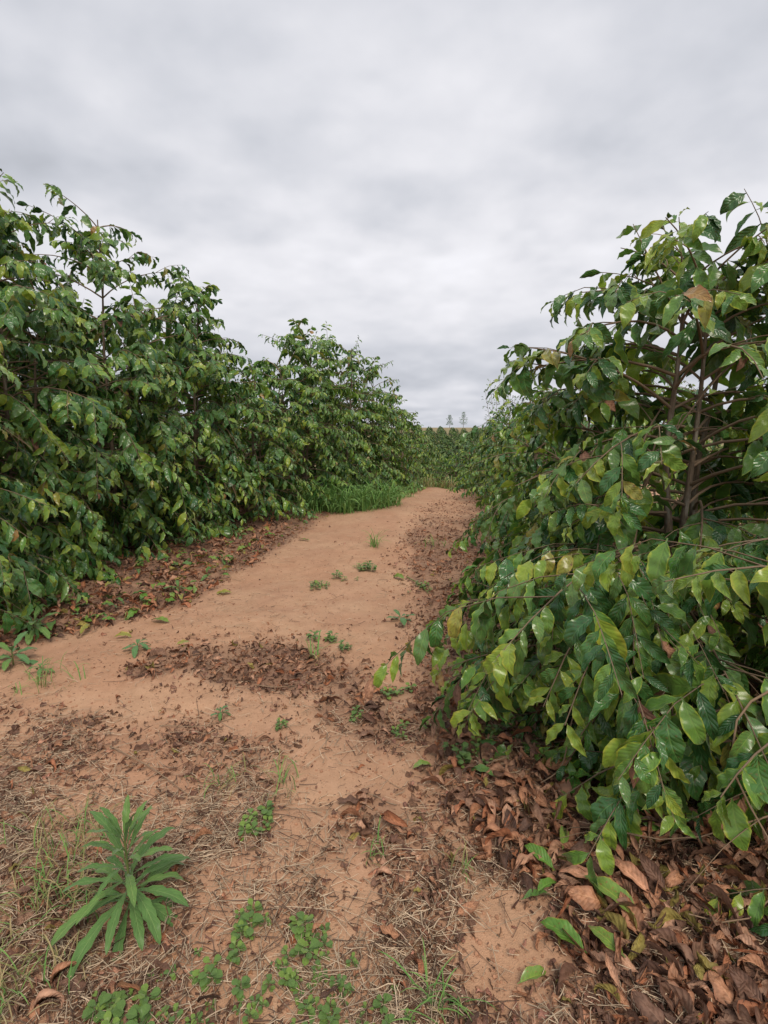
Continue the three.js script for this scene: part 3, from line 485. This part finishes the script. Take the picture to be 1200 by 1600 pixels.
// ------------------------------------------------------------------ weeds
const lanceMat = leafMat(T.lance, [1, 1, 1], { ...thin(0.2), clearcoat: 0.15, bumpScale: 0.0015 }), lanceMat2 = leafMat(T.lance, [0.8, 0.88, 0.95], { ...thin(0.2), clearcoat: 0.15, bumpScale: 0.0015 }), blueMat = leafMat(T.lance, [0.75, 0.88, 1.3], { ...thin(0.15), clearcoat: 0.1 });
function rosette({ x, d, n, len, stem, label, w = 0.2, mats = [lanceMat, lanceMat2], seed, up = 0.5, tooth = 0.1 }) {
  const R = rng(seed), t = thing('rosette_weed', label, 'weed', [x, H(x, d), -d], 'broad rosette weeds');
  part('stem', tube([V(0, -0.02, 0), V(0.004, stem * 0.5, 0.004), V(0, stem, 0)], 0.005, 0.003, 5, 5), MB.green, t);
  for (let i = 0; i < n; i++) {
    const k = i / n, a = i * 2.4 + R() * 0.4, el = lerp(-0.12, up, Math.pow(k, 1.6)) * 1.6 + (R() - 0.5) * 0.5, s = len * lerp(1, 0.62, k) * (0.65 + R() * 0.5);
    const m = part('leaf', leafGeo({ n: 14, w: w * (0.85 + R() * 0.3), a: 1.25, b: 0.8, fold: 0.18 + R() * 0.15, droop: lerp(1.0, 0.35, k) + R() * 0.3, wave: 0.02, waves: 3, phase: R() * 6, stalk: 0.06, tooth }), mats[Math.floor(R() * mats.length)], t);
    m.position.y = stem * (0.05 + 0.95 * k); m.rotation.set(0, a, el, 'YXZ'); m.scale.setScalar(s);
    const tipY = H(x + Math.cos(a) * s * 0.8, d + Math.sin(a) * s * 0.8) - H(x, d); if (m.position.y + Math.sin(el - 0.35) * s < tipY) m.position.y += 0.025;
  }
  return t;
}
rosette({ x: -0.78, d: 1.42, n: 44, len: 0.24, stem: 0.27, seed: 11, label: 'large bright green weed with long toothed leaves at the lower left', up: 0.82, w: 0.15 });
rosette({ x: -1.62, d: 3.3, n: 9, len: 0.15, stem: 0.05, seed: 12, label: 'small grey-green rosette weed at the left end of the central litter patch', mats: [blueMat, lanceMat2], w: 0.26 });
rosette({ x: -2.42, d: 3.5, n: 14, len: 0.27, stem: 0.12, seed: 13, label: 'broad-leaved green weed under the left tree at the left edge', w: 0.27, up: 0.6 });
rosette({ x: -2.3, d: 3.1, n: 12, len: 0.22, stem: 0.1, seed: 14, label: 'weed cut by the left edge, in front of the broad-leaved one', w: 0.28, mats: [blueMat, lanceMat] });
rosette({ x: 0.13, d: 3.86, n: 7, len: 0.16, stem: 0.04, seed: 15, label: 'bluish rosette weed with six leaves on the sand right of the middle', mats: [blueMat], w: 0.28 });
rosette({ x: -0.83, d: 2.5, n: 7, len: 0.07, stem: 0.03, seed: 16, label: 'tiny grey-green rosette weed below the central litter patch', mats: [blueMat, lanceMat2], w: 0.3 });
rosette({ x: -2.05, d: 2.98, n: 9, len: 0.1, stem: 0.05, seed: 18, label: 'small weed beside thin grass at the left edge', w: 0.25 });
rosette({ x: -1.85, d: 4.6, n: 8, len: 0.17, stem: 0.06, seed: 19, label: 'green weed growing through the left litter strip, nearer one', w: 0.3 });
rosette({ x: -1.75, d: 5.6, n: 8, len: 0.18, stem: 0.08, seed: 20, label: 'green weed growing through the left litter strip, farther one', w: 0.3 });

// small round-leaved seedlings
{
  const R = rng(99), roundMats = [[1, 1, 1], [0.8, 0.86, 0.9], [1.3, 1.2, 1]].map((c) => leafMat(T.round, c, { ...thin(0.25), clearcoat: 0.2, bumpScale: 0.001 }));
  const rg = [0, 1, 2].map((i) => leafGeo({ n: 6, w: 0.58 + i * 0.06, a: 0.6, b: 0.62, fold: 0.12 + i * 0.1, droop: 0.35 + i * 0.2, wave: 0.02, waves: 2, phase: i, stalk: 0.3 }));
  const protos = [0, 1, 2, 3, 4].map((i) => {
    const g = new THREE.Group(), n = 4 + i * 2, stem = 0.015 + i * 0.007;
    part('stem', tube([V(0, -0.01, 0), V(0.002, stem * 0.5, 0.002), V(0.001, stem, 0)], 0.0014, 0.001, 3, 3), MB.green, g);
    for (let k = 0; k < n; k++) { const m = part('leaf', rg[k % 3], roundMats[Math.floor(R() * 3)], g), s = 0.016 + R() * 0.014; m.position.y = stem * (0.2 + 0.8 * k / n); m.rotation.set((R() - 0.5) * 0.4, k * 2.1 + R(), 0.1 + R() * 0.7 * k / n, 'YXZ'); m.scale.setScalar(s * (1 + 0.15 * i)); }
    return g;
  });
  const put = (x, d, s, lab, grp) => { const g = protos[Math.floor(R() * 5)].clone(); g.name = numbered('weed_seedling'); g.position.set(x, H(x, d) + 0.004, -d); g.rotation.y = R() * 6.28; g.scale.setScalar(s * 0.74); tag(g, lab, 'seedling', grp); scene.add(g); };
  const patch = (n, cx, cd, rx, rd, s, lab, grp) => { for (let i = 0; i < n; i++) { const a = R() * 6.28, q = Math.sqrt(R()); const k = s * (0.5 + R() * 0.7), where = n < 15 ? '' : (Math.sin(a) > 0 ? ', back ' : ', front ') + (Math.cos(a) > 0 ? 'right' : 'left') + (q > 0.7 ? ' rim' : ''); put(cx + Math.cos(a) * rx * q, cd + Math.sin(a) * rd * q, k, n < 15 ? lab : lab.replace('small', k / s > 0.95 ? 'larger' : k / s > 0.7 ? 'small' : 'tiny') + where, grp); } };
  patch(54, -0.4, 1.18, 0.36, 0.15, 0.95, 'small round-leaved green seedling in the carpet at the bottom left of centre', 'seedlings in the bottom left carpet');
  patch(32, -0.1, 1.13, 0.19, 0.11, 0.95, 'small round-leaved green seedling in the carpet at the bottom centre', 'seedlings in the bottom centre carpet');
  patch(16, -0.66, 1.12, 0.14, 0.06, 1.2, 'small round-leaved seedling among straw in the bottom left corner', 'seedlings in the bottom left corner');
  patch(9, -0.21, 1.32, 0.05, 0.07, 1.3, 'seedling in the small clump above the bottom carpet', 'seedlings in the clump above the carpet');
  patch(6, -0.4, 1.36, 0.05, 0.04, 1.2, 'seedling of the little clump right of the large weed', 'seedlings beside the large weed');
  patch(12, -0.47, 1.75, 0.06, 0.07, 1.3, 'seedling in the dense green clump on sand right above the large weed', 'seedlings in the dense clump above the large weed');
  const clumps = [[-0.2, 5.35, 12, 0.13, 2.2, 'clump on the sand in the upper middle of the track'], [-0.6, 4.75, 7, 0.1, 1.8, 'pair of dots left of the middle of the track'], [-0.37, 5.0, 6, 0.14, 1.6, 'sparse clump on the sand near the middle'], [-0.4, 3.5, 7, 0.1, 1.5, 'little clump just above the central litter patch'], [-0.25, 3.3, 5, 0.06, 1.2, 'little clump right of the central litter patch'], [0.05, 2.75, 7, 0.12, 1.3, 'little clump on the litter right of centre'], [0.12, 2.35, 6, 0.12, 1.1, 'little clump on the litter below right of centre'], [-0.13, 2.5, 4, 0.05, 1.1, 'little clump below centre'], [0.3, 4.6, 6, 0.2, 1.6, 'clump on the right litter beside the fallen stalk'], [0.45, 2.15, 14, 0.2, 1.4, 'green clump under the skirt of the large right tree'], [-0.5, 2.4, 4, 0.04, 1.0, 'tiny clump on the sand left of centre']];
  for (const [x, d, n, r, s, lab] of clumps) patch(n, x, d, r, r * 0.7, s, 'seedling of the ' + lab, 'seedlings: ' + lab);
}

// grass: tufts of blades; each tuft a thing
{
  const R = rng(111), gm = [[0.13, 0.29, 0.06], [0.19, 0.35, 0.08], [0.24, 0.24, 0.08], [0.42, 0.33, 0.16]].map((c) => new THREE.MeshPhysicalMaterial({ color: new THREE.Color().setRGB(...c), roughness: 0.9, transmission: 0.2, side: THREE.DoubleSide }));
  const blade = (len, lean, az, w, ox, oz) => {
    const g = leafGeo({ n: 6, w: w / len, a: 0.35, b: 0.8, fold: 0.3, droop: 0.7 + R() * 1.1, wave: 0, stalk: 0, twist: (R() - 0.5) });
    g.applyMatrix4(new THREE.Matrix4().compose(V(ox, -0.005, oz), new THREE.Quaternion().setFromEuler(new THREE.Euler(0, az, lean, 'YXZ')), V(len, len, len))); return g;
  };
  const tuft = (x, d, n, len, spread, label, group, green = 0.6, w = 0.004) => {
    const t = thing('grass_tuft', label, 'grass', [x, H(x, d), -d], group), sets = [[], [], [], []];
    for (let i = 0; i < n; i++) { const a = R() * 6.28, q = R() * spread; sets[R() < green ? Math.floor(R() * 2) : 2 + Math.floor(R() * 2)].push(blade(len * (0.5 + R() * 0.7), 0.6 + R() * 0.9, R() * 6.28, w * (0.7 + R() * 0.6), Math.cos(a) * q, Math.sin(a) * q)); }
    sets.forEach((s, i) => { if (s.length) { const m = part('blades', mergeGeometries(s), gm[i], t); m.userData.kind = 'stuff'; } });
  };
  // lush clump where the track bends
  [[-1.2, 8.75], [-0.95, 8.8], [-0.66, 8.75], [-0.38, 8.95], [-0.12, 9.2], [-0.8, 9.2], [-0.4, 9.4], [0.1, 9.6]].forEach(([x, d], i) => tuft(x, d, 130, 0.55, 0.26, ['leftmost', 'second', 'third', 'fourth', 'fifth', 'back left', 'back right', 'rightmost'][i] + ' tall bright green grass clump at the foot of the left row', 'tall grass at the bend', 1, 0.014));
  [[0.45, 11.3], [0.62, 11.9], [0.25, 10.8]].forEach(([x, d]) => tuft(x, d, 40, 0.35, 0.2, 'green grass clump at the far end of the left row foot', 'grass at the far track end', 0.9, 0.012));
  [[1.0, 12.8], [1.25, 13.1], [0.85, 13.0], [1.5, 13.0]].forEach(([x, d]) => tuft(x, d, 40, 0.4, 0.25, 'dry grass clump on the crest of the track', 'dry grass on the crest', 0.35, 0.012));
  tuft(-0.12, 6.35, 26, 0.28, 0.07, 'small grass tuft on the sand in the upper middle', null, 0.9, 0.01);
  tuft(-0.45, 3.15, 9, 0.26, 0.04, 'thin grass tuft with one long blade at the central litter patch', null, 0.8, 0.008);
  tuft(0.62, 6.4, 22, 0.18, 0.2, 'short grass tuft on the right litter far up the track', null, 0.7, 0.008);
  tuft(0.14, 1.15, 34, 0.13, 0.07, 'thin green grass tuft at the bottom right of centre', null, 0.85, 0.004);
  tuft(-0.02, 1.62, 14, 0.1, 0.06, 'sparse grass tuft in the middle foreground', null, 0.6, 0.004);
  tuft(0.26, 1.55, 12, 0.1, 0.05, 'grass tuft at the edge of the right litter in the foreground', null, 0.7, 0.004);
  tuft(-0.42, 2.0, 26, 0.14, 0.1, 'thin pale grass tuft above the large weed on the right', null, 0.6, 0.004);
  tuft(-0.68, 2.0, 24, 0.14, 0.12, 'thin grass tuft directly above the large weed', null, 0.6, 0.004);
  tuft(-1.95, 2.85, 40, 0.16, 0.22, 'fine grass patch at the left edge below the weeds', null, 0.7, 0.005);
  const spots = []; for (let i = 0; i < 26; i++) spots.push([-1.42 + R() * 0.55, 1.05 + R() * 0.75]);
  spots.sort((a, b) => b[1] - a[1]).forEach(([x, d], i) => tuft(x, d, 24, 0.12, 0.1, ['uppermost', 'upper', 'middle', 'lower', 'lowest'][Math.floor(i / 5.2)] + (x < -1.15 ? ' outer' : ' inner') + ' thin yellowing grass tuft in the straw at the lower left edge', 'grass at the lower left edge', 0.3, 0.0035));
}

// ------------------------------------------------------------------ loose twigs, stalks and a clod
{
  const R = rng(121);
  const loose = (name, label, cat, pts, r0, r1, mat = MB.dry) => { const a = pts[0], g = tube(pts.map(([x, d, y]) => V(x - a[0], H(x, d) + y - H(a[0], a[1]), -(d - a[1]))), r0, r1, 12, 5, 0.15, R), m = new THREE.Mesh(g, mat); m.name = numbered(name); m.position.set(a[0], H(a[0], a[1]), -a[1]); tag(m, label, cat); scene.add(m); };
  loose('twig', 'pale curved twig lying on the sand at lower centre right', 'twig', [[0.16, 1.33, 0.006], [0.24, 1.42, 0.012], [0.32, 1.5, 0.014], [0.42, 1.5, 0.008]], 0.0028, 0.0016);
  loose('stalk', 'long thin bent straw lying along the track at bottom centre', 'stalk', [[0.03, 1.1, 0.006], [0.01, 1.22, 0.01], [0.0, 1.33, 0.012], [0.06, 1.48, 0.01]], 0.0014, 0.001);
  loose('stalk', 'long pale straw lying across the track above the middle foreground', 'stalk', [[-0.42, 1.84, 0.008], [-0.25, 1.85, 0.012], [-0.1, 1.82, 0.008], [0.0, 1.81, 0.006]], 0.0014, 0.001);
  loose('stalk', 'straight straw slanting over the sand left of centre foreground', 'stalk', [[-0.27, 1.47, 0.008], [-0.24, 1.4, 0.008], [-0.2, 1.33, 0.006]], 0.0016, 0.001);
  loose('stalk', 'long pale stalk above the large weed, running down to the right', 'stalk', [[-1.25, 2.22, 0.01], [-1.0, 2.08, 0.02], [-0.8, 1.95, 0.016], [-0.64, 1.84, 0.008]], 0.003, 0.0018);
  loose('stalk', 'pale stalk lying level at the upper left of the straw', 'stalk', [[-1.1, 2.4, 0.01], [-0.9, 2.42, 0.014], [-0.75, 2.48, 0.008]], 0.0026, 0.0016);
  loose('twig', 'thin brown twig on the litter right of the large weed clump', 'twig', [[-0.14, 1.16, 0.008], [-0.22, 1.24, 0.014], [-0.3, 1.27, 0.01]], 0.0028, 0.0016);
  loose('stalk', 'cut dry stalk lying on the right litter far up the track', 'stalk', [[0.22, 5.0, 0.015], [0.32, 4.75, 0.02], [0.4, 4.5, 0.015]], 0.006, 0.004, MB.green);
  loose('twig', 'small dark twig on the central litter patch', 'twig', [[-0.72, 2.78, 0.03], [-0.6, 2.74, 0.035], [-0.5, 2.76, 0.03]], 0.0035, 0.002);
  // brown twig looping out of the right tree to the ground
  loose('twig', 'pale bare twig looping down to the litter at the right edge', 'twig', [[1.32, 1.62, 0.6], [1.12, 1.55, 0.52], [1.08, 1.48, 0.36], [1.13, 1.38, 0.2], [1.1, 1.32, 0.08], [0.98, 1.28, 0.04], [0.86, 1.3, 0.05]], 0.0045, 0.002);
  loose('twig', 'bare twig hanging from the right tree and curving to the ground', 'twig', [[0.86, 2.05, 0.42], [0.76, 1.98, 0.25], [0.7, 1.92, 0.08], [0.62, 1.9, 0.04]], 0.004, 0.002);
  loose('twig', 'bare brown twig arching out left from the right tree low down', 'twig', [[0.75, 2.3, 0.38], [0.58, 2.3, 0.3], [0.45, 2.28, 0.27], [0.34, 2.3, 0.3]], 0.004, 0.002);
  const clod = new THREE.IcosahedronGeometry(0.052, 5), p = clod.attributes.position, v = V(0, 0, 0);
  for (let i = 0; i < p.count; i++) { v.fromBufferAttribute(p, i); const k = 1 + 0.3 * fbm3(v.x * 18, v.y * 18, v.z * 18, 4) + 0.06 * noise3(v.x * 160, v.y * 160, v.z * 160); p.setXYZ(i, v.x * k * 1.15, v.y * k * 0.75, v.z * k); }
  clod.computeVertexNormals();
  const m = new THREE.Mesh(clod, new THREE.MeshStandardMaterial({ color: new THREE.Color().setRGB(0.34, 0.18, 0.115), roughness: 0.95 })); m.name = 'soil_clod'; m.position.set(0.74, H(0.74, 1.86) + 0.025, -1.86); tag(m, 'reddish brown lump of soil under the low branches of the right tree', 'soil clod'); scene.add(m);
  const crumb = new THREE.IcosahedronGeometry(1, 1), cp = crumb.attributes.position; for (let i = 0; i < cp.count; i++) { v.fromBufferAttribute(cp, i); const k = 1 + 0.35 * noise3(v.x * 1.7, v.y * 1.7, v.z * 1.7); cp.setXYZ(i, v.x * k, v.y * k * 0.7, v.z * k); } crumb.computeVertexNormals();
  const N = 16000, im = new THREE.InstancedMesh(crumb, new THREE.MeshStandardMaterial({ color: 0xffffff, roughness: 0.97 }), N), M = new THREE.Matrix4(); im.name = 'soil_crumbs'; tag(im, 'small crumbs and grains of soil on the track', 'soil crumbs', null, 'stuff');
  for (let i = 0; i < N; i++) { const d = 0.85 + 6 * Math.pow(R(), 1.8), x = lerp(-0.9 * d - 0.2, 0.6 * d, R()), s = 0.0018 + 0.006 * Math.pow(R(), 5), k = 0.75 + R() * 0.4; M.compose(V(x, H(x, d) + s * 0.3, -d), new THREE.Quaternion().setFromEuler(new THREE.Euler(0, R() * 6, 0)), V(s, s, s)); im.setMatrixAt(i, M); im.setColorAt(i, new THREE.Color().setRGB(0.42 * k, 0.22 * k, 0.13 * k)); }
  scene.add(im);
}

// ------------------------------------------------------------------ far orchard, shrub and saplings
{
  const R = rng(131), far = (h, r, n, size, seed, mixk) => {
    const Q = rng(seed), g = new THREE.Group(); part('trunk', tube([V(0, -0.1, 0), V(0.03, h * 0.4, 0), V(0, h * 0.9, 0.03)], 0.05, 0.012, 5, 5), MB.trunk, g);
    const crown = new THREE.Group(); crown.name = 'crown'; crown.userData.kind = 'stuff'; g.add(crown);
    const sets = [[], [], []];
    for (let i = 0; i < n; i++) { const k = Math.pow(Q(), 0.9), a = Q() * 6.28, lump = 0.74 + 0.42 * fbm3(Math.cos(a) * 1.9 + seed, k * 5, Math.sin(a) * 1.9, 3), rr = r * Math.pow(1 - Math.pow(k, 2.4), 0.5) * lump * Math.pow(0.35 + 0.65 * Q(), 0.5), p = V(Math.cos(a) * rr, 0.15 + k * (h - 0.15) * (1 + 0.16 * noise3(Math.cos(a) * 2 + seed, 3, Math.sin(a) * 2)), Math.sin(a) * rr), out = V(Math.cos(a), 0.3, Math.sin(a)); sets[pick(Q, mixk)].push(leafMatrix(p, out.clone().add(V(Q() - 0.5, -0.4 - Q(), Q() - 0.5)), UP.clone().add(out).add(V(Q() - 0.5, Q() - 0.5, Q() - 0.5)), size * (0.7 + Q() * 0.6), 1.1, new THREE.Matrix4())); }
    sets.forEach((s, i) => { if (!s.length) return; const im = new THREE.InstancedMesh(GEO[i * 2 + 1], WHITE[[0, 2, 3][i]], s.length); im.name = 'leaves'; im.userData.kind = 'stuff'; s.forEach((m, k) => { im.setMatrixAt(k, m); const q = 0.6 + Q() * 0.45; im.setColorAt(k, new THREE.Color().setRGB(q, q * 0.92, q)); }); crown.add(im); });
    return g;
  };
  const protos = [0, 1, 2, 3].map((i) => far(2.3 + 0.15 * i, 1.15, 1000, 0.24, 400 + i, [0.75, 0.22, 0.03]));
  const place = (g, name, x, d, s, turn, lab, grp, cat = 'coffee tree') => { const c = g.clone(); c.name = numbered(name); c.position.set(x, H(x, d), -d); c.rotation.y = turn; c.scale.setScalar(s); tag(c, lab, cat, grp); scene.add(c); };
  // rows on the opposite slope, running across the gap
  for (let row = 0; row < 11; row++) for (let i = 0; i < 9; i++) { const d = 21 + row * 5.2 + R() * 0.8 + row * row * 0.34, x = d * 0.045 + i * 1.35 * (1 + row * 0.07) - 0.6 + R() * 0.3; place(protos[Math.floor(R() * 4)], 'orchard_tree', x, d, 0.9 + R() * 0.3, R() * 6.28, ['coffee tree in the first', 'coffee tree in the second', 'coffee tree in the third', 'coffee tree in the fourth', 'coffee tree in the fifth', 'coffee tree in the sixth', 'coffee tree in the seventh', 'coffee tree in the eighth', 'coffee tree in the ninth', 'coffee tree in the tenth', 'coffee tree in the eleventh', 'coffee tree in the twelfth', 'coffee tree in the highest'][row] + ' row of the far orchard, seen through the gap', 'trees of far orchard row ' + (row + 1)); }
  for (const [x, d, lab] of [[-5.3, 6.6, 'nearest'], [-4.8, 8.4, 'second'], [-4.1, 10.2, 'third'], [-3.3, 11.8, 'fourth'], [-2.7, 13.4, 'fifth'], [-2.0, 15, 'farthest']]) place(protos[Math.floor(R() * 4)], 'orchard_tree', x, d, 0.95, R() * 6.28, lab + ' coffee tree of the row behind the left row, seen through its gaps', 'trees behind the left row');
  // two tiered saplings on the skyline and a thin shrub behind the right row
  const sapling = (h, seed) => { const Q = rng(seed), g = new THREE.Group(); part('trunk', tube([V(0, -0.2, 0), V(0.1, h * 0.5, 0), V(0, h, 0.1)], 0.09, 0.02, 6, 5), MB.trunk, g); const s = []; for (let t = 0; t < 9; t++) { const y = h * (0.25 + 0.75 * t / 9), r = h * 0.26 * (1.1 - 0.07 * t) * (0.6 + Q() * 0.6), a0 = Q() * 6; for (let b = 0; b < 4; b++) { const a = a0 + b * 1.57; for (let k = 0; k < 12; k++) { const q = Math.sqrt(Q()) * r; s.push(leafMatrix(V(Math.cos(a) * q + (Q() - 0.5) * 0.2, y + q * 0.15, Math.sin(a) * q + (Q() - 0.5) * 0.2), V(Q() - 0.5, -0.3, Q() - 0.5), UP, 0.32, 1.2, new THREE.Matrix4())); } } } const im = new THREE.InstancedMesh(GEO[0], WHITE[0], s.length); im.name = 'crown'; im.userData.kind = 'stuff'; s.forEach((m, i) => im.setMatrixAt(i, m)); g.add(im); return g; };
  place(sapling(4.6, 601), 'sapling', 21.5, 176, 1, 0.4, 'small tiered tree on the skyline, left one of the pair', 'saplings on the skyline', 'tree');
  place(sapling(5.6, 602), 'sapling', 26, 176, 1, 1.4, 'taller tiered tree on the skyline, right one of the pair', 'saplings on the skyline', 'tree');
  const shrub = thing('shrub', 'thin greyish shrub with sparse small leaves rising behind the right row', 'shrub', [3.2, H(3.2, 14.6), -14.6]), gs = [], ls = [];
  for (let i = 0; i < 14; i++) { const a = R() * 6.28, l = 0.2 + R() * 0.5, hh = 2.2 + R() * 0.75, p = [V(0, 0, 0), V(Math.cos(a) * l * 0.5, hh * 0.5, Math.sin(a) * l * 0.5), V(Math.cos(a) * l, hh, Math.sin(a) * l)], c = new THREE.CatmullRomCurve3(p); gs.push(tube(p, 0.012, 0.003, 6, 4)); for (let k = 0; k < 70; k++) { const t = 0.35 + 0.65 * R(), q = c.getPointAt(t).add(V(R() - 0.5, R() - 0.5, R() - 0.5).multiplyScalar(0.24)); ls.push(leafMatrix(q, V(R() - 0.5, R() - 0.5, R() - 0.5), UP, 0.085, 1.1, new THREE.Matrix4())); } }
  gs.forEach((g) => part('stem', g, MB.twig, shrub)); const im = new THREE.InstancedMesh(GEO[1], WHITE[1], ls.length); im.name = 'leaves'; im.userData.kind = 'stuff'; ls.forEach((m, i) => im.setMatrixAt(i, m)); shrub.add(im);
}
console.log('all done');
scene.traverse((o) => { if (o.isMesh) { o.castShadow = true; o.receiveShadow = true; } });
renderer.render(scene, camera);
